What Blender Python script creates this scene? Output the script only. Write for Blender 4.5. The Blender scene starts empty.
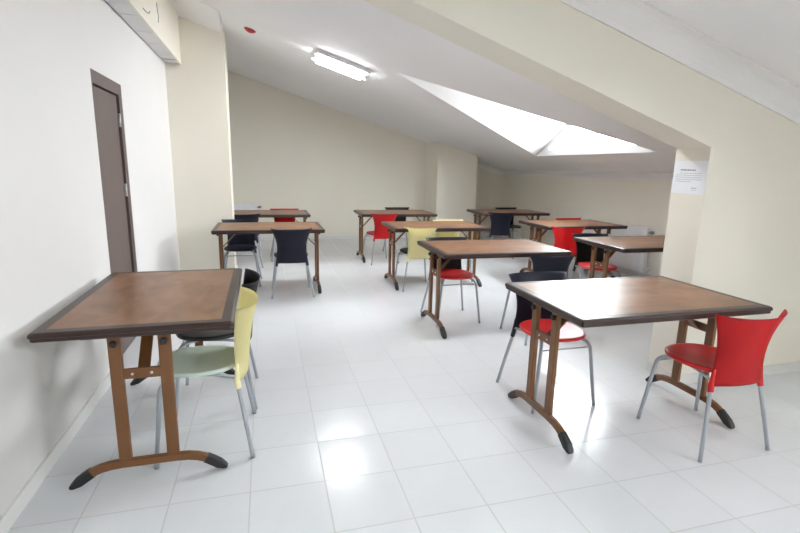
import bpy, bmesh, math, random
from mathutils import Vector, Matrix
random.seed(7)
PI = math.pi
S = bpy.context.scene
COL = S.collection
V = Vector

# ------------------------------------------------------------------ materials
def mat(name, col, rough=0.5, metal=0.0, coat=0.0, spec=0.5):
    m = bpy.data.materials.new(name); m.use_nodes = True
    b = m.node_tree.nodes['Principled BSDF']
    b.inputs['Base Color'].default_value = (*col, 1)
    b.inputs['Roughness'].default_value = rough
    b.inputs['Metallic'].default_value = metal
    b.inputs['Coat Weight'].default_value = coat
    b.inputs['Specular IOR Level'].default_value = spec
    return m

def nodes(m):
    nt = m.node_tree
    return nt, nt.nodes, nt.links, nt.nodes['Principled BSDF']

def paint(name, col, rough=0.75, bump=0.02, scale=60, var=0.03):
    m = mat(name, col, rough)
    nt, N, L, b = nodes(m)
    tc = N.new('ShaderNodeTexCoord')
    no = N.new('ShaderNodeTexNoise'); no.inputs['Scale'].default_value = scale; no.inputs['Detail'].default_value = 4
    L.new(tc.outputs['Object'], no.inputs['Vector'])
    bu = N.new('ShaderNodeBump'); bu.inputs['Strength'].default_value = bump; bu.inputs['Distance'].default_value = 0.01
    L.new(no.outputs['Fac'], bu.inputs['Height']); L.new(bu.outputs['Normal'], b.inputs['Normal'])
    n2 = N.new('ShaderNodeTexNoise'); n2.inputs['Scale'].default_value = 1.7; n2.inputs['Detail'].default_value = 3
    L.new(tc.outputs['Object'], n2.inputs['Vector'])
    mx = N.new('ShaderNodeMix'); mx.data_type = 'RGBA'
    mx.inputs['A'].default_value = (*[c*(1-var) for c in col], 1); mx.inputs['B'].default_value = (*[min(1, c*(1+var)) for c in col], 1)
    L.new(n2.outputs['Fac'], mx.inputs['Factor']); L.new(mx.outputs['Result'], b.inputs['Base Color'])
    return m

def emis(name, col, s):
    m = bpy.data.materials.new(name); m.use_nodes = True
    nt = m.node_tree; nt.nodes.clear()
    e = nt.nodes.new('ShaderNodeEmission'); e.inputs[0].default_value = (*col, 1); e.inputs[1].default_value = s
    o = nt.nodes.new('ShaderNodeOutputMaterial'); nt.links.new(e.outputs[0], o.inputs[0])
    return m

TILE, TX, TY = 0.3304, -0.1068, 1.9827
def floor_mat():
    m = mat('white_floor_tiles', (0.78, 0.79, 0.80), 0.16, spec=0.26)
    nt, N, L, b = nodes(m)
    geo = N.new('ShaderNodeNewGeometry')
    sep = N.new('ShaderNodeSeparateXYZ'); L.new(geo.outputs['Position'], sep.inputs[0])
    def mth(op, a, bb=None, c=None):
        n = N.new('ShaderNodeMath'); n.operation = op
        for i, v in enumerate((a, bb, c)):
            if v is None: continue
            if isinstance(v, (int, float)): n.inputs[i].default_value = v
            else: L.new(v, n.inputs[i])
        return n.outputs[0]
    u = mth('DIVIDE', mth('SUBTRACT', sep.outputs[0], TX), TILE)
    v = mth('DIVIDE', mth('SUBTRACT', sep.outputs[1], TY), TILE)
    def edge(q):
        f = mth('FRACT', q)
        return mth('MINIMUM', f, mth('SUBTRACT', 1.0, f))
    d = mth('MINIMUM', edge(u), edge(v))
    g = N.new('ShaderNodeMapRange'); g.inputs['From Min'].default_value = 0.007; g.inputs['From Max'].default_value = 0.011
    L.new(d, g.inputs['Value'])              # 0 in grout, 1 on tile
    cell = N.new('ShaderNodeCombineXYZ'); L.new(mth('FLOOR', u), cell.inputs[0]); L.new(mth('FLOOR', v), cell.inputs[1])
    wn = N.new('ShaderNodeTexWhiteNoise'); wn.noise_dimensions = '3D'; L.new(cell.outputs[0], wn.inputs['Vector'])
    # faint marbling and tile-to-tile shade
    no = N.new('ShaderNodeTexNoise'); no.inputs['Scale'].default_value = 5; no.inputs['Detail'].default_value = 6; no.inputs['Distortion'].default_value = 1.2
    L.new(geo.outputs['Position'], no.inputs['Vector'])
    sh = mth('ADD', mth('MULTIPLY', no.outputs['Fac'], 0.06), mth('MULTIPLY', wn.outputs['Value'], 0.03))
    sc = mth('ADD', 0.955, sh)
    hs = N.new('ShaderNodeVectorMath'); hs.operation = 'SCALE'; hs.inputs[0].default_value = (0.715, 0.73, 0.755); L.new(sc, hs.inputs['Scale'])
    mx = N.new('ShaderNodeMix'); mx.data_type = 'RGBA'
    mx.inputs['A'].default_value = (0.56, 0.56, 0.56, 1)
    L.new(g.outputs['Result'], mx.inputs['Factor']); L.new(hs.outputs[0], mx.inputs['B'])
    L.new(mx.outputs['Result'], b.inputs['Base Color'])
    # each tile lies a touch out of level, so reflections break at the joints
    sub = N.new('ShaderNodeVectorMath'); sub.operation = 'SUBTRACT'; L.new(wn.outputs['Color'], sub.inputs[0]); sub.inputs[1].default_value = (0.5, 0.5, 0.5)
    s2 = N.new('ShaderNodeVectorMath'); s2.operation = 'MULTIPLY'; L.new(sub.outputs[0], s2.inputs[0]); s2.inputs[1].default_value = (0.03, 0.03, 0.0)
    ad = N.new('ShaderNodeVectorMath'); ad.operation = 'ADD'; L.new(s2.outputs[0], ad.inputs[0]); L.new(geo.outputs['Normal'], ad.inputs[1])
    nn = N.new('ShaderNodeVectorMath'); nn.operation = 'NORMALIZE'; L.new(ad.outputs[0], nn.inputs[0])
    bu = N.new('ShaderNodeBump'); bu.inputs['Strength'].default_value = 0.35; bu.inputs['Distance'].default_value = 0.002
    L.new(g.outputs['Result'], bu.inputs['Height']); L.new(nn.outputs[0], bu.inputs['Normal'])
    L.new(bu.outputs['Normal'], b.inputs['Normal'])
    rg = N.new('ShaderNodeMapRange'); rg.inputs['To Min'].default_value = 0.6; rg.inputs['To Max'].default_value = 0.19
    L.new(g.outputs['Result'], rg.inputs['Value']); L.new(rg.outputs['Result'], b.inputs['Roughness'])
    return m

def wood(name, dark, light, rough=0.28, coat=0.0, sc=(1.6, 14, 14)):
    m = mat(name, light, rough, coat=coat, spec=0.30)
    nt, N, L, b = nodes(m)
    tc = N.new('ShaderNodeTexCoord')
    mp = N.new('ShaderNodeMapping'); mp.inputs['Scale'].default_value = sc
    L.new(tc.outputs['Object'], mp.inputs['Vector'])
    no = N.new('ShaderNodeTexNoise'); no.inputs['Scale'].default_value = 1.6; no.inputs['Detail'].default_value = 7; no.inputs['Distortion'].default_value = 0.9
    L.new(mp.outputs[0], no.inputs['Vector'])
    n2 = N.new('ShaderNodeTexNoise'); n2.inputs['Scale'].default_value = 3.2; n2.inputs['Detail'].default_value = 3
    L.new(tc.outputs['Object'], n2.inputs['Vector'])
    ad = N.new('ShaderNodeMath'); ad.operation = 'MULTIPLY_ADD'; ad.inputs[1].default_value = 0.55
    L.new(no.outputs['Fac'], ad.inputs[0])
    ml = N.new('ShaderNodeMath'); ml.operation = 'MULTIPLY'; ml.inputs[1].default_value = 0.45; L.new(n2.outputs['Fac'], ml.inputs[0])
    L.new(ml.outputs[0], ad.inputs[2])
    cr = N.new('ShaderNodeValToRGB'); cr.color_ramp.elements[0].position = 0.3; cr.color_ramp.elements[1].position = 0.68
    cr.color_ramp.elements[0].color = (*dark, 1); cr.color_ramp.elements[1].color = (*light, 1)
    L.new(ad.outputs[0], cr.inputs[0]); L.new(cr.outputs[0], b.inputs['Base Color'])
    return m

def glass(name):
    m = bpy.data.materials.new(name); m.use_nodes = True
    nt = m.node_tree; nt.nodes.clear()
    t = nt.nodes.new('ShaderNodeBsdfTransparent'); t.inputs[0].default_value = (0.96, 0.98, 0.98, 1)
    g = nt.nodes.new('ShaderNodeBsdfGlossy'); g.inputs['Roughness'].default_value = 0.03
    x = nt.nodes.new('ShaderNodeMixShader'); x.inputs[0].default_value = 0.06
    o = nt.nodes.new('ShaderNodeOutputMaterial')
    nt.links.new(t.outputs[0], x.inputs[1]); nt.links.new(g.outputs[0], x.inputs[2]); nt.links.new(x.outputs[0], o.inputs[0])
    return m

M = {}
M['floor'] = floor_mat()
M['cream'] = paint('cream_wall_paint', (0.775, 0.735, 0.645))
M['white_wall'] = paint('off_white_wall_paint', (0.69, 0.672, 0.658))
M['ceiling'] = paint('white_ceiling_paint', (0.82, 0.815, 0.815))
M['cornice'] = paint('white_cornice_plaster', (0.80, 0.79, 0.78), bump=0.01)
M['skirting'] = mat('white_tile_skirting', (0.72, 0.71, 0.69), 0.3)
M['veneer'] = wood('brown_table_veneer', (0.11, 0.044, 0.018), (0.33, 0.168, 0.088), 0.33, sc=(2.4, 5, 5))
M['edge'] = wood('dark_brown_table_edge', (0.036, 0.021, 0.018), (0.056, 0.034, 0.030), 0.34, sc=(4, 4, 4))
M['under'] = mat('table_underside', (0.13, 0.08, 0.05), 0.7)
M['frame_brown'] = mat('brown_painted_steel', (0.165, 0.066, 0.020), 0.38)
M['black_plastic'] = mat('black_plastic', (0.014, 0.014, 0.016), 0.5)
M['brace'] = mat('dark_brown_steel', (0.085, 0.042, 0.024), 0.4)
M['bolt'] = mat('bright_bolt', (0.85, 0.85, 0.83), 0.3, metal=0.6)
M['leg_metal'] = mat('grey_painted_tube', (0.40, 0.43, 0.47), 0.33, metal=0.45)
M['door'] = wood('dark_grey_brown_door', (0.115, 0.085, 0.078), (0.145, 0.108, 0.098), 0.45, sc=(14, 14, 1.5))
M['door_frame'] = mat('dark_brown_door_frame', (0.095, 0.068, 0.062), 0.45)
M['hinge'] = mat('steel_hinge', (0.6, 0.6, 0.6), 0.3, metal=0.9)
M['white_enamel'] = mat('white_enamel', (0.78, 0.78, 0.80), 0.35)
M['lamp_white'] = mat('white_lamp_housing', (0.62, 0.62, 0.64), 0.4)
M['tube_glow'] = emis('fluorescent_glow', (0.95, 0.98, 1.0), 25.0)
M['panel_grey'] = mat('light_grey_metal_panel', (0.62, 0.61, 0.62), 0.4)
M['dark_gap'] = mat('dark_gap', (0.03, 0.03, 0.03), 0.8)
M['paper'] = mat('white_paper', (0.80, 0.81, 0.85), 0.7)
M['ink'] = mat('printed_ink', (0.12, 0.12, 0.14), 0.7)
M['ink_pale'] = mat('pale_printed_ink', (0.42, 0.42, 0.46), 0.7)
M['red_plastic'] = mat('red_detector_plastic', (0.42, 0.008, 0.014), 0.4)
M['dark_red'] = mat('dark_red_detector_slots', (0.12, 0.006, 0.01), 0.5)
M['pvc'] = mat('white_window_frame', (0.85, 0.85, 0.86), 0.35)
M['glass'] = glass('clear_window_glass')
M['valve'] = mat('grey_valve', (0.22, 0.22, 0.24), 0.4)
PL = {'red': ((0.60, 0.010, 0.014), 0.4), 'navy': ((0.012, 0.014, 0.034), 0.45), 'black': ((0.010, 0.010, 0.012), 0.45),
      'yellow': ((0.89, 0.82, 0.46), 0.45), 'pale_yellow': ((0.89, 0.83, 0.52), 0.45), 'pale_green': ((0.61, 0.73, 0.65), 0.36)}
for k, (c_, r_) in PL.items(): M[k] = mat(k + '_chair_plastic', c_, r_)

# ------------------------------------------------------------------ mesh helpers
class MB:
    def __init__(s): s.bm = bmesh.new(); s.smooth = []
    def quad_loft(s, rings, cap=True, closed=True, smooth=False):
        vs = [[s.bm.verts.new(p) for p in r] for r in rings]
        n = len(rings[0])
        for a, b in zip(vs, vs[1:]):
            for i in range(n if closed else n-1):
                f = s.bm.faces.new((a[i], a[(i+1) % n], b[(i+1) % n], b[i])); f.smooth = smooth
        if cap:
            s.bm.faces.new(list(reversed(vs[0]))); s.bm.faces.new(vs[-1])
        return vs
    def box(s, lo, hi, bevel=0.0):
        x0, y0, z0 = lo; x1, y1, z1 = hi
        vs = s.quad_loft([[(x0, y0, z0), (x1, y0, z0), (x1, y1, z0), (x0, y1, z0)], [(x0, y0, z1), (x1, y0, z1), (x1, y1, z1), (x0, y1, z1)]])
        if bevel:
            fs = set(f for r in vs for v in r for f in v.link_faces)
            es = set(e for f in fs for e in f.edges)
            bmesh.ops.bevel(s.bm, geom=list(es), offset=bevel, segments=2, affect='EDGES', profile=0.5)
        return s
    def bar(s, a, b, w, h, up=(0, 0, 1), bevel=0.0):
        a, b = V(a), V(b); d = (b-a).normalized(); u = V(up)
        x = d.cross(u).normalized(); y = x.cross(d).normalized()
        sec = [(-w/2, -h/2), (w/2, -h/2), (w/2, h/2), (-w/2, h/2)]
        vs = s.quad_loft([[p + x*i + y*j for i, j in sec] for p in (a, b)])
        if bevel:
            es = set(e for r in vs for v in r for f in v.link_faces for e in f.edges)
            bmesh.ops.bevel(s.bm, geom=list(es), offset=bevel, segments=2, affect='EDGES', profile=0.5)
        return s
    def sweep(s, pts, secs, x_axis):
        """loft rectangles secs[(w,h)] along pts in a plane with normal x_axis"""
        x = V(x_axis); rings = []
        P = [V(p) for p in pts]
        for i, p in enumerate(P):
            d = (P[min(i+1, len(P)-1)] - P[max(i-1, 0)]).normalized(); y = d.cross(x).normalized()
            w, h = secs[i] if isinstance(secs, list) else secs
            k = 0.25
            sec = [(-w/2, -h/2+h*k*.5), (-w/2+w*k, -h/2), (w/2-w*k, -h/2), (w/2, -h/2+h*k*.5), (w/2, h/2-h*k*.5), (w/2-w*k, h/2), (-w/2+w*k, h/2), (-w/2, h/2-h*k*.5)]
            rings.append([p + x*a + y*b for a, b in sec])
        s.quad_loft(rings); return s
    def tube(s, pts, r, n=12, cap=True):
        P = [V(p) for p in pts]; rings = []; prev = None
        for i, p in enumerate(P):
            d = (P[min(i+1, len(P)-1)] - P[max(i-1, 0)]).normalized()
            if prev is None:
                a = d.orthogonal().normalized()
            else:
                a = (prev - d*prev.dot(d)).normalized()
            prev = a; b = d.cross(a)
            rr = r[i] if isinstance(r, (list, tuple)) else r
            rings.append([p + (a*math.cos(t*2*PI/n) + b*math.sin(t*2*PI/n))*rr for t in range(n)])
        s.quad_loft(rings, cap=cap, smooth=True); return s
    def lathe(s, prof, n=24, origin=(0, 0, 0), axis='Z'):
        o = V(origin); rings = []
        for r, z in prof:
            ring = []
            for t in range(n):
                a = t*2*PI/n; p = V((r*math.cos(a), r*math.sin(a), z))
                if axis == 'X': p = V((p.z, p.x, p.y))
                if axis == 'Y': p = V((p.y, p.z, p.x))
                ring.append(o+p)
            rings.append(ring)
        s.quad_loft(rings, smooth=True); return s
    def prism(s, poly, vec):
        vec = V(vec)
        s.quad_loft([[V(p) for p in poly], [V(p)+vec for p in poly]]); return s
    def build(s, name, m, parent=None, kind=None, autosmooth=True):
        bmesh.ops.recalc_face_normals(s.bm, faces=s.bm.faces)
        me = bpy.data.meshes.new(name); s.bm.to_mesh(me); s.bm.free()
        o = bpy.data.objects.new(name, me); COL.objects.link(o)
        if m: me.materials.append(m)
        if parent: o.parent = parent
        if kind: o['kind'] = kind
        return o

def curve_pts(P, k=6):
    """Catmull-Rom through P"""
    P = [V(p) for p in P]; Q = [P[0]*2-P[1]] + P + [P[-1]*2-P[-2]]; out = []
    for i in range(1, len(Q)-2):
        for j in range(k):
            t = j/k; a, b, c, d = Q[i-1:i+3]
            out.append(0.5*((2*b) + (c-a)*t + (2*a-5*b+4*c-d)*t*t + (3*b-a-3*c+d)*t**3))
    out.append(P[-1]); return out

def thing(name, label, cat, loc=(0, 0, 0), rz=0, group=None):
    o = bpy.data.objects.new(name, None); COL.objects.link(o); o.empty_display_size = 0.1
    o.location = loc; o.rotation_euler = (0, 0, rz); o['label'] = label; o['category'] = cat
    if group: o['group'] = group
    return o
def tag(o, label, cat, group=None):
    o['label'] = label; o['category'] = cat
    if group: o['group'] = group
    return o
def kids(o): return [c for c in COL.objects if c.parent == o]
def dup(o, parent=None):
    c = o.copy(); COL.objects.link(c)
    if parent: c.parent = parent
    for ch in kids(o): dup(ch, c)
    return c
def setmat(o, m):
    o.material_slots[0].link = 'OBJECT'; o.material_slots[0].material = m

# ------------------------------------------------------------------ the room
CA, CB = 2.886, 0.298                      # ceiling height at x = 0 and its fall per metre
def cz(x): return CA - CB*x
XL, XD, XR = -1.02, -1.06, 5.0             # left wall near the viewer, left wall with the door, right knee wall
YN, YB = -3.2, 9.55                        # wall behind the viewer, back wall
YJ = 3.567                                 # where the thicker part of the left wall ends
def st(mb, name, m, parent=None): return mb.build(name, m, parent, kind='structure' if parent is None else None)

st(MB().box((-1.35, YN-.2, -0.12), (XR+.2, YB+.2, 0)), 'floor', M['floor'])
# left wall, in two thicknesses; the rear part has the door opening
DY0, DY1, DZ = 3.60, 4.362, 2.005
st(MB().box((-1.3, YN, 0), (XL, YJ, cz(XL)+.05)), 'wall_left', M['white_wall'])
lw = MB()
lw.box((-1.3, YJ, DZ), (XD, DY1, cz(XD)+.05))
lw.box((-1.3, DY1, 0), (XD, YB, cz(XD)+.05))
lw.box((-1.3, YJ, 0), (XD, DY0, DZ))
st(lw, 'wall_left', M['white_wall'])
st(MB().box((-1.3, YB, 0), (XR+.2, YB+.15, 3.3)), 'wall_back', M['cream'])
st(MB().box((-1.3, YN-.15, 0), (XR+.2, YN, 3.35)), 'wall_front', M['cream'])
st(MB().box((XR, YN, 0), (XR+.15, YB, cz(XR)+.02)), 'wall_right', M['cream'])
# ceiling slab with the two triangular dormer openings
DX = 4.134
def dormer_pts(dy):
    return [V((DX, 4.417+dy, cz(DX))), V((DX, 6.897+dy, cz(DX))), V((1.437, 5.43+dy, cz(1.437)))]
DORM = [0.0, -6.25]
bm = bmesh.new()
def loop(pts):
    vs = [bm.verts.new(p) for p in pts]
    return [bm.edges.new((vs[i], vs[(i+1) % len(vs)])) for i in range(len(vs))]
E_ = loop([V((x, y, cz(x))) for x, y in ((-1.3, YN), (XR+.12, YN), (XR+.12, YB+.1), (-1.3, YB+.1))])
for dy in DORM: E_ += loop(dormer_pts(dy))
bmesh.ops.triangle_fill(bm, use_beauty=True, use_dissolve=False, edges=E_)
# scanfill also fills the holes: drop faces whose centre lies in an opening
def inside(p, tri):
    s = []
    for i in range(3):
        a, b = tri[i], tri[(i+1) % 3]; s.append((b.x-a.x)*(p.y-a.y)-(b.y-a.y)*(p.x-a.x))
    return all(q > 0 for q in s) or all(q < 0 for q in s)
kill = [f for f in bm.faces if any(inside(f.calc_center_median(), dormer_pts(dy)) for dy in DORM)]
bmesh.ops.delete(bm, geom=kill, context='FACES_ONLY')
me = bpy.data.meshes.new('ceiling'); bm.to_mesh(me); bm.free()
ceil = bpy.data.objects.new('ceiling', me); COL.objects.link(ceil); me.materials.append(M['ceiling']); ceil['kind'] = 'structure'

def dormer(i, dy):
    a, b, ap = dormer_pts(dy)
    zr = ap.z
    top = V((DX, 5.45+dy, zr))
    # the two small roof slopes that run from the valleys up to the ridge
    r = MB(); t = V((0, 0, .03))
    r.quad_loft([[ap, b, top], [ap+t, b+t+V((0.03, .03, 0)), top+t+V((.03, 0, 0))]])
    r.quad_loft([[ap, top, a], [ap+t, top+t+V((.03, 0, 0)), a+t+V((.03, -.03, 0))]])
    st(r, 'ceiling_dormer', M['ceiling'])
    # gable window: triangular frame, mullion and pane
    w = MB()
    tri = [a, b, top]
    la, lb, lc = (b-top).length, (top-a).length, (a-b).length
    cen = (a*la+b*lb+top*lc)/(la+lb+lc)          # incentre
    rin = (b-a).cross(top-a).length/(la+lb+lc)
    inn = [cen + (p-cen)*(1-.085/rin) for p in tri]
    d = V((.05, 0, 0))
    w.quad_loft([tri, inn, [p+d for p in inn], [p+d for p in tri]], cap=False)
    o = st(w, 'window_%d' % i, M['pvc'])
    m = MB(); m.bar(V((DX+.025, cen.y, inn[0].z)), V((DX+.025, cen.y, inn[2].z-.03)), .04, .04, up=(1, 0, 0)); m.build('mullion', M['pvc'], o)
    p = MB(); p.quad_loft([[q+V((.022, 0, 0)) for q in inn], [q+V((.03, 0, 0)) for q in inn]]); p.build('pane', M['glass'], o)
    # daylight portal over the opening
    l = bpy.data.lights.new('sky_portal', 'AREA'); l.shape = 'RECTANGLE'; l.size = 2.5; l.size_y = 0.85
    l.cycles.is_portal = True
    lo = bpy.data.objects.new('sky_portal', l); COL.objects.link(lo)
    lo.location = (DX+.09, 5.657+dy, 2.05); lo.rotation_euler = (PI/2, 0, PI/2)
    return o
for i, dy in enumerate(DORM): dormer(i+1, dy)

# partition with the slanting beam over the wide opening
XP, PY0, PY1 = 2.68, 2.44, 2.703
def zb(x): return 1.591 + 0.320*(XP-x)
part = [(XP, PY0, 0), (XR+.01, PY0, 0), (XR+.01, PY0, cz(XR)), (-1.06, PY0, cz(-1.06)), (-1.06, PY0, zb(-1.06)), (XP, PY0, zb(XP))]
mb = MB()
mb.prism([part[0], part[1], part[2], (XP, PY0, cz(XP)), part[5]], (0, PY1-PY0, 0))
mb.prism([part[5], (XP, PY0, cz(XP)), part[3], part[4]], (0, PY1-PY0, 0))
bmesh.ops.remove_doubles(mb.bm, verts=mb.bm.verts, dist=1e-4)
dd = [f for f in mb.bm.faces if all(abs(v.co.x-XP) < 1e-3 and v.co.z > 1.58 for v in f.verts)]
bmesh.ops.delete(mb.bm, geom=dd, context='FACES_ONLY')
st(mb, 'wall_partition', M['cream'])
# columns
CAX, CAY0, CAY1 = -0.405, 6.40, 6.80
st(MB().prism([(XD-.05, CAY0, 0), (CAX, CAY0, 0), (CAX, CAY0, cz(CAX)+.01), (XD-.05, CAY0, cz(XD-.05)+.01)], (0, CAY1-CAY0, 0)), 'wall_column', M['cream'])
CBX0, CBX1, CBY = 3.2, 4.03, 8.84
st(MB().prism([(CBX0, CBY, 0), (CBX1, CBY, 0), (CBX1, CBY, cz(CBX1)+.01), (CBX0, CBY, cz(CBX0)+.01)], (0, YB-CBY+.02, 0)), 'wall_column', M['cream'])

# cornices: cove profile between a wall line and the ceiling
def cornice(name, p0, p1, inward, h=.11, d=.11, flat=False):
    p0, p1, n = V(p0), V(p1), V(inward)
    dr = (p1-p0).normalized()
    dn = dr.cross(n).normalized()
    if dn.z > 0: dn = -dn
    cn = V((-CB, 0, -1)).normalized()      # ceiling normal, downwards
    ci = (n - cn*n.dot(cn)).normalized(); ci = (ci - dr*ci.dot(dr)).normalized()
    sec = [V((0, 0, 0)), dn*h, dn*h + n*.012]
    for k in range(1, 6):
        t = k/6*PI/2
        sec.append(dn*(h-.0) + n*.012 + (ci*(d-.024))*(1-math.cos(t)) - dn*(h-.014)*math.sin(t))
    sec += [ci*d + dn*.012, ci*d]
    if flat: sec = [V((0, 0, 0)), dn*h, dn*h + n*.004, ci*d + dn*.002, ci*d]
    mb = MB(); mb.quad_loft([[p0+q for q in sec], [p1+q for q in sec]])
    return st(mb, name, M['cornice'])
e = .002
cornice('trim_1', (-.85, PY0-e, cz(-.85)-e), (XR, PY0-e, cz(XR)-e), (0, -1, 0), .12, .14)
cornice('trim_2', (-.88, CAY0-e, cz(-.88)-e), (CAX, CAY0-e, cz(CAX)-e), (0, -1, 0), .085, .60, True).data.materials[0] = M['ceiling']
cornice('trim_3', (XR-e, PY1, cz(XR)-e), (XR-e, YB, cz(XR)-e), (-1, 0, 0), .07, .13)
cornice('trim_4', (CBX1, YB-e, cz(CBX1)-e), (XR, YB-e, cz(XR)-e), (0, -1, 0), .09, .11)
# skirtings
SK = .075
def skirt(name, lo, hi): return st(MB().box(lo, hi), name, M['skirting'])
skirt('baseboard_left', (XL, YN, 0), (XL+.012, YJ, SK))
skirt('baseboard_left', (XD, DY1, 0), (XD+.012, CAY0, SK))
skirt('baseboard_left', (XD, CAY1, 0), (XD+.012, YB, SK))
skirt('baseboard_column', (XD+.012, CAY0-.012, 0), (CAX, CAY0, SK))
skirt('baseboard_column', (CAX, CAY0-.012, 0), (CAX+.012, CAY1, SK))
skirt('baseboard_back', (XD+.012, YB-.012, 0), (CBX0-.012, YB, SK))
skirt('baseboard_column', (CBX0-.012, CBY-.012, 0), (CBX0, YB, SK))
skirt('baseboard_column', (CBX0, CBY-.012, 0), (CBX1, CBY, SK))
skirt('baseboard_back', (CBX1, YB-.012, 0), (XR-.012, YB, SK))
skirt('baseboard_right', (XR-.012, PY1, 0), (XR, YB, SK))
skirt('baseboard_front', (XP, PY0-.012, 0), (XR, PY0, SK))
skirt('baseboard_front', (XP-.012, PY0-.012, 0), (XP, PY1, SK))

# door in the rear part of the left wall: casing, leaf and hinges
d1 = MB()
CW = .085
d1.box((XD-.16, DY0, 0), (XD+.012, DY0+CW, DZ)); d1.box((XD-.16, DY1-CW, 0), (XD+.012, DY1, DZ))
d1.box((XD-.16, DY0+CW, DZ-CW), (XD+.012, DY1-CW, DZ))
d1 = st(d1, 'door_1', M['door_frame'])
ml = MB(); ml.box((XD-.040, DY0+CW+.004, .006), (XD-.004, DY1-CW-.008, DZ-CW-.008), .004); leaf = ml.build('leaf', M['door'], d1)
mg = MB(); mg.box((XD-.06, DY0+CW, 0), (XD-.045, DY1-CW, DZ-CW)); mg.build('rebate', M['dark_gap'], d1)
for z in (.35, 1.205, 1.735):
    h = MB(); h.tube([(XD+.004, DY1-CW-.004, z-.05), (XD+.004, DY1-CW-.004, z+.05)], .010, 10); h.build('hinge', M['hinge'], d1)

# boxed-in duct under the ceiling along the left wall
BZ, BX = 2.545, -.885
duct = thing('duct_casing', 'cream boxed duct casing running along the top of the left wall above the brown door', 'duct casing', (XD, YJ+.004, BZ))
mb = MB(); mb.box((BX-.02-XD, 0, .0), (BX-XD, CAY0-YJ-.006, cz(BX)-BZ+.0)); mb.build('side_panel', M['cream'], duct)
mb = MB(); mb.box((.002, 0, .03), (BX-.02-XD, CAY0-YJ-.006, .04)); mb.build('backing', M['dark_gap'], duct)
ys = [0, .45, .90, 1.42, 1.85, 2.16, 2.38, 2.60, 2.82]
for a, b in zip(ys, ys[1:]):
    mb = MB(); mb.box((.012, a+.003, .0), (BX-.022-XD, b-(.06 if b in (2.60, 2.82) else .010), .012), .002); mb.build('bottom_panel', M['panel_grey'], duct)
tag(MB().tube(curve_pts([(BX+.001, 4.55, 2.625), (BX+.012, 4.58, 2.61), (BX+.020, 4.66, 2.615), (BX+.012, 4.75, 2.655)]), .0035, 8).build('wire_hook', M['valve']), 'small grey wire hook sticking out of the duct casing side', 'hook')
tag(MB().tube(curve_pts([(BX+.004, 5.12, 2.83), (BX+.006, 5.125, 2.78), (BX+.006, 5.15, 2.73), (BX+.003, 5.145, 2.67)]), .003, 8).build('cable_end', M['valve']), 'short thin cable end hanging on the duct casing side', 'cable')

mb = MB(); mb.prism([(.002, .0, .041), (BX-.021-XD, .0, .041), (BX-.021-XD, .0, cz(BX)-BZ), (.002, .0, cz(XD)-BZ-.003)], (0, .02, 0)); mb.build('end_panel', M['cream'], duct)

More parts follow.
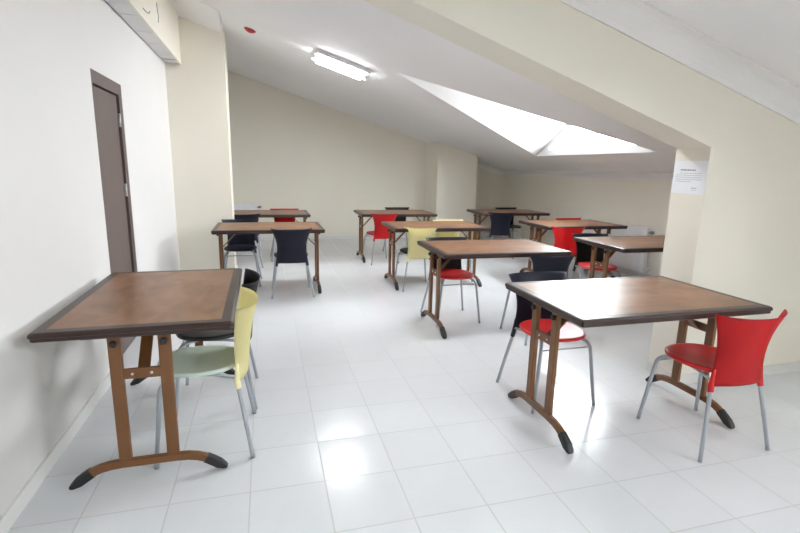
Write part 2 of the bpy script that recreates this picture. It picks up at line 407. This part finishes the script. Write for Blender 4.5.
# ------------------------------------------------------------------ tables
TL, TW, TZ = 1.176, 0.778, 0.744
def rect(off, z): return [(-TL/2+off, -TW/2+off, z), (TL/2-off, -TW/2+off, z), (TL/2-off, TW/2-off, z), (-TL/2+off, TW/2-off, z)]
def crect(off, z, c=.007):
    x, y = TL/2-off, TW/2-off
    return [(-x+c, -y, z), (x-c, -y, z), (x, -y+c, z), (x, y-c, z), (x-c, y, z), (-x+c, y, z), (-x, y-c, z), (-x, -y+c, z)]
def make_table():
    t = thing('folding_table', '', 'table')
    b = .052
    mb = MB(); mb.box((-TL/2+b, -TW/2+b, TZ-.026), (TL/2-b, TW/2-b, TZ+.0002)); top = mb.build('tabletop', M['veneer'], t)
    mb = MB()
    rings = [crect(b, TZ-.026, .001), crect(b, TZ, .001), crect(.011, TZ), crect(.004, TZ-.003), crect(0, TZ-.009), crect(0, TZ-.021), crect(.005, TZ-.023), crect(.005, TZ-.036), crect(.010, TZ-.040), crect(b, TZ-.040, .001), crect(b, TZ-.026, .001)]
    mb.quad_loft(rings, cap=False); mb.build('edge_banding', M['edge'], top)
    for s in (-1, 1):
        x = s*.530
        pts = [(-.262, .052), (-.235, .070), (-.20, .084), (-.16, .092), (-.11, .095), (0, .095), (.11, .095), (.16, .092), (.20, .084), (.235, .070), (.262, .052)]
        mb = MB(); mb.sweep([(x, y, z) for y, z in pts], (.030, .040), (1, 0, 0)); tr = mb.build('trestle', M['frame_brown'], t)
        for q in (-1, 1):
            mb = MB(); mb.bar((x, q*.098, .11), (x, q*.098, TZ-.045), .026, .052, up=(0, 1, 0), bevel=.006); mb.build('upright', M['frame_brown'], tr)
            mb = MB()
            mb.sweep([(x, q*.236, .069), (x, q*.262, .052), (x, q*.292, .031), (x, q*.316, .016), (x, q*.327, .010)], [(.036, .045), (.037, .046), (.040, .044), (.036, .026), (.026, .014)], (1, 0, 0))
            mb.build('foot_cap', M['black_plastic'], tr)
            mb = MB(); mb.lathe([(.013, 0), (.015, .004), (.015, .016), (.009, .020)] if s > 0 else [(.013, 0), (.015, -.004), (.015, -.016), (.009, -.020)], 12, (x+s*.012, q*.098, .665), 'X'); mb.build('knob', M['black_plastic'], tr)
            mb = MB(); mb.lathe([(.006, 0), (.006, s*.004), (.003, s*.006)], 10, (x+s*.007, q*.038, .520), 'X'); mb.build('bolt', M['bolt'], tr)
        mb = MB(); mb.box((x-.007, -.080, .496), (x+.007, .080, .544), .003); mb.build('crossbar', M['frame_brown'], tr)
        mb = MB(); mb.box((x-.016, -.22, TZ-.054), (x+.016, .22, TZ-.041), .003); mb.build('top_rail', M['edge'], tr)
        mb = MB(); mb.bar((x-s*.010, 0, .505), (x-s*.20, 0, TZ-.045), .010, .050, up=(0, 1, 0), bevel=.003); mb.build('brace', M['frame_brown'], t)
    mb = MB(); mb.box((-TL/2+b-.004, -TW/2+b-.004, TZ-.0405), (TL/2-b+.004, TW/2-b+.004, TZ-.027)); mb.build('underside', M['under'], t)
    return t
TABLES = [
    (-.5470, 2.7229, PI/2+.008, 'brown veneer table set lengthwise against the white left wall, large in the foreground'),
    (1.998, 2.2167, -.0035, 'brown foreground table by the pillar with a bright red chair at its near side'),
    (1.974, 3.951, -.012, 'brown table in mid room with a navy chair before its right end'),
    (2.010, 5.615, -.02, 'brown table with a yellow chair on each long side'),
    (1.954, 7.313, -.02, 'brown table near the back wall between a red and a black chair'),
    (.038, 5.649, -.002, 'brown table before the left column with a navy chair on each long side'),
    (.034, 7.335, -.006, 'brown table half hidden by the left column, red chair at its far side'),
    (3.955, 7.383, -.05, 'brown table in the far right corner before the darker recess'),
    (3.991, 5.628, -.005, 'brown table with a red chair on each long side by the right wall'),
    (3.731, 3.993, -.011, 'brown table cut off by the pillar with the radiator behind it'),
]
t0 = make_table()
for i, (x, y, a, lab) in enumerate(TABLES):
    t = t0 if i == 0 else dup(t0)
    t.location = (x, y, 0); t.rotation_euler = (0, 0, a); t['label'] = lab; t['group'] = 'brown folding tables'

# ------------------------------------------------------------------ chairs
def lerp_tab(tab, z):
    for (z0, v0), (z1, v1) in zip(tab, tab[1:]):
        if z <= z1:
            t = (z-z0)/(z1-z0); t = t*t*(3-2*t) if False else t
            return v0+(v1-v0)*t
    return tab[-1][1]
def smooth_tab(tab, z):
    P = tab
    n = len(P)
    for i in range(n-1):
        if z <= P[i+1][0] or i == n-2:
            z0, v0 = P[i]; z1, v1 = P[i+1]
            m0 = (P[i+1][1]-P[i-1][1])/(P[i+1][0]-P[i-1][0]) if i > 0 else (v1-v0)/(z1-z0)
            m1 = (P[i+2][1]-P[i][1])/(P[i+2][0]-P[i][0]) if i+2 < n else (v1-v0)/(z1-z0)
            h = z1-z0; t = (z-z0)/h
            return (2*t**3-3*t*t+1)*v0 + (t**3-2*t*t+t)*h*m0 + (-2*t**3+3*t*t)*v1 + (t**3-t*t)*h*m1
def make_chair():
    c = thing('cafe_chair', '', 'chair')
    # seat: rounded dished disc
    n = 40; mb = MB(); rings = []
    def ring(k, z):
        out = []
        for i in range(n):
            a = i*2*PI/n; ca, sa = math.cos(a), math.sin(a); e = 2/2.35
            out.append((.188*k*math.copysign(abs(ca)**e, ca), .022+.196*k*math.copysign(abs(sa)**e, sa), z))
        return out
    prof = [(.05, .4295), (.80, .4295), (.93, .431), (.985, .436), (1.0, .444), (.995, .452), (.97, .456), (.90, .4555), (.75, .452), (.5, .4485), (.25, .447), (.04, .4465)]
    mb.quad_loft([ring(k, z) for k, z in prof], smooth=True); mb.build('seat', M['red'], c)
    # backrest: shell wrapped towards the sitter, with sleeves over the rear legs
    W = [(.365, .176), (.41, .170), (.46, .163), (.53, .156), (.60, .160), (.67, .177), (.73, .203), (.78, .228)]
    Yc = [(.365, -.208), (.46, -.216), (.55, -.226), (.65, -.243), (.72, -.260), (.78, -.278)]
    nu, nv = 20, 18; bm = mb = MB(); G = []
    for j in range(nv+1):
        v = j/nv; row = []
        for i in range(nu+1):
            u = -1+2*i/nu
            zt = .757 + .010*abs(u)**2.4; zb_ = .388 - .018*abs(u)**6
            z = zb_ + (zt-zb_)*v
            w = smooth_tab(W, z); y = smooth_tab(Yc, z)
            wrap = .050 + .048*max(0, (z-.38)/.39)
            row.append(mb.bm.verts.new((w*math.sin(u*1.25)/math.sin(1.25), y + wrap*abs(u)**2.0, z)))
        G.append(row)
    fs = []
    for j in range(nv):
        for i in range(nu):
            f = mb.bm.faces.new((G[j][i], G[j][i+1], G[j+1][i+1], G[j+1][i])); f.smooth = True; fs.append(f)
    bmesh.ops.solidify(mb.bm, geom=fs, thickness=.0065)
    for f in mb.bm.faces: f.smooth = True
    for s in (-1, 1):
        mb.tube([(s*.1655, -.1685, .350), (s*.165, -.167, .354), (s*.160, -.161, .39), (s*.156, -.162, .43), (s*.154, -.166, .47)], [.0135, .0148, .0142, .010, .004], 12)
    mb.build('backrest', M['red'], c)
    for s in (-1, 1):
        mb = MB(); mb.tube(curve_pts([(s*.225, -.222, 0.004), (s*.195, -.195, .18), (s*.1645, -.166, .356), (s*.157, -.158, .41)], 4), .0105, 12); mb.build('leg', M['leg_metal'], c)
        mb = MB(); mb.tube(curve_pts([(s*.213, .216, .004), (s*.192, .200, .18), (s*.173, .186, .345), (s*.165, .176, .390), (s*.146, .145, .415), (s*.110, .085, .4195)], 5), .0105, 12); mb.build('leg', M['leg_metal'], c)
    mb = MB()
    for s in (-1, 1): mb.tube([(s*.157, -.158, .408), (s*.136, -.05, .4185), (s*.110, .09, .4195)], .008, 8)
    mb.tube([(-.166, .182, .380), (.166, .182, .380)], .005, 8)
    mb.build('seat_frame', M['leg_metal'], c)
    return c
CH = [  # x, y, turn, back, seat, label
    (-.322, 2.472, PI/2, 'yellow', 'pale_green', 'yellow-backed chair with a pale green seat at the left foreground table'),
    (-.315, 2.965, PI/2, 'black', 'black', 'black chair behind the yellow and pale green one at the left foreground table'),
    (1.712, 2.535, PI, 'navy', 'red', 'navy-backed chair with a red seat facing the viewer under the right foreground table'),
    (2.294, 1.902, 0, 'red', 'red', 'bright red chair in the right foreground, seen from behind with all legs in view'),
    (1.70, 4.18, PI, 'black', 'red', 'black-backed chair with a red seat behind the second row table, facing the viewer'),
    (2.258, 3.57, .03, 'navy', 'navy', 'navy chair before the right end of the second row table, seen from behind'),
    (1.74, 5.445, .02, 'yellow', 'black', 'yellow-backed chair with a black seat on the near side of its table'),
    (2.33, 5.775, PI, 'pale_yellow', 'pale_yellow', 'pale yellow chair behind its table, only the top of its back showing'),
    (1.665, 7.06, .18, 'red', 'red', 'red chair before the table near the back wall, black chair opposite'),
    (2.17, 7.77, PI, 'black', 'black', 'black chair tucked behind the table by the back wall, opposite a red one'),
    (.262, 5.415, 0, 'navy', 'navy', 'navy chair in the aisle before the left column table, seen from behind'),
    (-.30, 5.985, PI, 'navy', 'navy', 'navy chair right beside the left column, facing the viewer under its table'),
    (-.285, 7.11, 0, 'navy', 'navy', 'navy chair partly hidden by the left column at the table behind'),
    (.285, 7.53, PI, 'red', 'red', 'red chair behind the farthest left table against the back wall'),
    (3.70, 7.19, -.22, 'navy', 'red', 'navy-backed chair before the far right corner table, seen from behind'),
    (4.20, 7.72, PI, 'black', 'black', 'black chair behind the far right corner table'),
    (3.62, 5.28, -.18, 'red', 'red', 'red chair on the near side of the table by the right wall, seen from behind'),
    (4.23, 5.87, PI, 'red', 'red', 'red chair behind the table by the right wall, only its top showing'),
    (3.395, 4.285, PI-.18, 'black', 'red', 'black-backed chair with a red seat at the table cut off by the pillar'),
]
c0 = make_chair(); first = True
for x, y, a, bk, se, lab in CH:
    c = c0 if first else dup(c0); first = False
    c.location = (x, y, 0); c.rotation_euler = (0, 0, a); c['label'] = lab; c['group'] = 'plastic cafe chairs'
    for k in kids(c):
        n = k.name.split('.')[0]
        if n == 'seat':
            setmat(k, M[se])
            if se != bk: k['label'] = se.replace('_', ' ') + ' seat'
        if n == 'backrest':
            setmat(k, M[bk])
            if se != bk: k['label'] = bk.replace('_', ' ') + ' backrest'

# ------------------------------------------------------------------ lamp, detector, radiators, notice
TH = math.atan(CB)
def lamp(x, y, lab):
    o = thing('ceiling_lamp', lab, 'lamp', (x, y, cz(x)), 0); o.rotation_euler = (0, TH, 0)
    lx, ly = .62, .40
    mb = MB()
    r = lambda k, z: [(-lx/2*k, -ly/2*k, z), (lx/2*k, -ly/2*k, z), (lx/2*k, ly/2*k, z), (-lx/2*k, ly/2*k, z)]
    mb.quad_loft([r(1, -.002), r(1, -.040), r(.97, -.046)]); mb.build('housing', M['lamp_white'], o)
    mb = MB(); mb.box((-lx/2+.03, -ly/2+.03, -.078), (lx/2-.03, ly/2-.03, -.0465), .012); mb.build('diffuser', M['tube_glow'], o)
    for a in (-1, 1):
        for b in (-1, 1):
            mb = MB(); mb.box((a*lx/2-.026, b*.13-.022, -.07), (a*lx/2+.026, b*.13+.022, -.0465), .004); mb.build('end_cap', M['white_enamel'], o)
    return o
lamp(.915, 5.93, 'glowing white fluorescent lamp on the sloped ceiling')
lamp(1.75, 3.34, 'added white fluorescent fill lamp on the ceiling, unseen just past the slanting beam')  # extra fixture hidden by the beam, added to light the far half
lamp(2.2, -2.4, 'added white fluorescent fill lamp on the ceiling near the rear wall, out of view')  # extra fixture behind the viewer, added to brighten the near walls

rd = thing('fire_detector', 'small red round detector on the white sloped ceiling', 'detector', (-.10, 6.09, cz(-.10))); rd.rotation_euler = (0, TH, 0)
mb = MB(); mb.lathe([(.060, -.001), (.060, -.008), (.045, -.022), (.020, -.032), (.004, -.034)], 24); mb.build('cap', M['red_plastic'], rd)
mb = MB(); mb.lathe([(.066, -.0005), (.066, -.006), (.0605, -.008)], 24); mb.build('base_ring', M['dark_red'], rd)

def radiator(name, lab, loc, rz, L, z0, z1, valves=True):
    o = thing(name, lab, 'radiator', loc, rz)          # local: x along the wall, back at y = 0, front at y = -0.09
    mb = MB()
    h = z1-z0
    # front panel with vertical pressed channels
    xs = []; nn = int(L/.04)
    ring_f, ring_b = [], []
    for i in range(nn+1):
        x = -L/2 + L*i/nn
        for dx, dy in ((.0, 0), (.010, 0), (.016, .002), (.030, .002)) if i < nn else ((0, 0),):
            ring_f.append((x+dx, -.088+dy))
    pts = ring_f + [(L/2, -.070), (-L/2, -.070)]
    mb.prism([(x, y, z0) for x, y in pts], (0, 0, h)); mb.build('front_panel', M['white_enamel'], o)
    mb = MB(); mb.box((-L/2, -.045, z0), (L/2, -.028, z1)); mb.build('rear_panel', M['white_enamel'], o)
    mb = MB(); mb.box((-L/2+.002, -.090, z1), (L/2-.002, -.026, z1+.008)); mb.build('top_grille', M['white_enamel'], o)
    for s in (-1, 1):
        mb = MB(); mb.box((s*L/2-.003, -.088, z0+.02), (s*L/2+.003, -.028, z1)); mb.build('side_panel', M['white_enamel'], o)
        mb = MB(); mb.box((s*L*.3-.015, -.028, z0+.05), (s*L*.3+.015, -.001, z1-.05)); mb.build('wall_bracket', M['white_enamel'], o)
    mb = MB(); mb.tube([(L/2+.0, -.055, z0+.06), (L/2+.07, -.055, z0+.06)], .010, 10); mb.tube([(L/2+.055, -.055, z0+.06), (L/2+.055, -.055, .0)], .008, 8); mb.build('pipe', M['white_enamel'], o)
    mb = MB(); mb.lathe([(.016, .035), (.023, .040), (.023, .085), (.012, .092)], 14, (L/2, -.055, z0+.06), 'X'); mb.build('valve', M['white_enamel'], o)
    mb = MB(); mb.tube([(L/2+.0, -.055, z1-.05), (L/2+.05, -.055, z1-.05)], .012, 10); mb.lathe([(.012, .03), (.022, .036), (.022, .075), (.01, .08)], 12, (L/2, -.055, z1-.045), 'X'); mb.build('thermostat', M['valve'], o)
    return o
radiator('radiator', 'white panel radiator on the right wall beside the pillar', (XR-.013, 5.95, 0), -PI/2, 1.40, .10, .70)
radiator('radiator', 'white radiator on the back wall behind the left column, only its top showing', (-.55, YB-.013, 0), 0, .80, .12, .69)

# notice on the pillar reveal
nt = thing('paper_notice', 'white printed paper notice stuck on the side of the pillar', 'notice', (XP-.001, (PY0+PY1)/2, 1.404))
nt.rotation_euler = (math.radians(0.8), 0, 0)
HW, HH = .1300, .106
mb = MB(); mb.box((-.0012, -HW, -HH), (0, HW, HH)); mb.build('sheet', M['paper'], nt)
def words(mb, y0, y1, z, h):                       # blocks along +left to right as read (towards -y)
    y = y0
    while y > y1:
        w = random.uniform(.006, .017)
        mb.box((-.0018, max(y-w, y1), z-h/2), (-.0013, y, z+h/2)); y -= w+.004
mb = MB(); words(mb, .072, -.045, .046, .008); mb.build('heading', M['ink'], nt)
mb = MB()
for k, (a, b) in enumerate(((.075, -.095), (.108, -.100), (.108, -.098), (.108, -.103), (.108, -.02))): words(mb, a, b, .026-k*.0135, .0042)
mb.build('text_block', M['ink_pale'], nt)
mb = MB(); words(mb, -.030, -.072, -.068, .007); words(mb, -.034, -.068, -.081, .004); mb.build('signature', M['ink_pale'], nt)

# ------------------------------------------------------------------ sky, camera, colour
w = bpy.data.worlds.new('sky'); S.world = w; w.use_nodes = True
bg = w.node_tree.nodes['Background']; bg.inputs[0].default_value = (0.94, 0.97, 1.0, 1); bg.inputs[1].default_value = 42.0

cam = bpy.data.cameras.new('camera'); co = bpy.data.objects.new('camera', cam); COL.objects.link(co); S.camera = co
f, pitch, roll, yaw, h = 479.7718, .2023, .0222, .2753, 1.4218
cy, sy, cp, sp = math.cos(yaw), math.sin(yaw), math.cos(pitch), math.sin(pitch)
fw = V((sy*cp, cy*cp, -sp)); r = V((cy, -sy, 0)); u = r.cross(fw)
r2 = r*math.cos(roll) + u*math.sin(roll); u2 = -r*math.sin(roll) + u*math.cos(roll)
co.matrix_world = Matrix(((r2.x, u2.x, -fw.x, 0), (r2.y, u2.y, -fw.y, 0), (r2.z, u2.z, -fw.z, h), (0, 0, 0, 1)))
cam.sensor_width = 36; cam.lens = f*36/800; cam.clip_start = 0.02; cam.clip_end = 100

S.view_settings.view_transform = 'Standard'; S.view_settings.look = 'None'
S.view_settings.gamma = 1; S.view_settings.use_curve_mapping = False
S.view_settings.exposure = 1.0
S.cycles.use_denoising = True
S.cycles.max_bounces = 12; S.cycles.diffuse_bounces = 8; S.cycles.transparent_max_bounces = 12
S.cycles.sample_clamp_indirect = 8
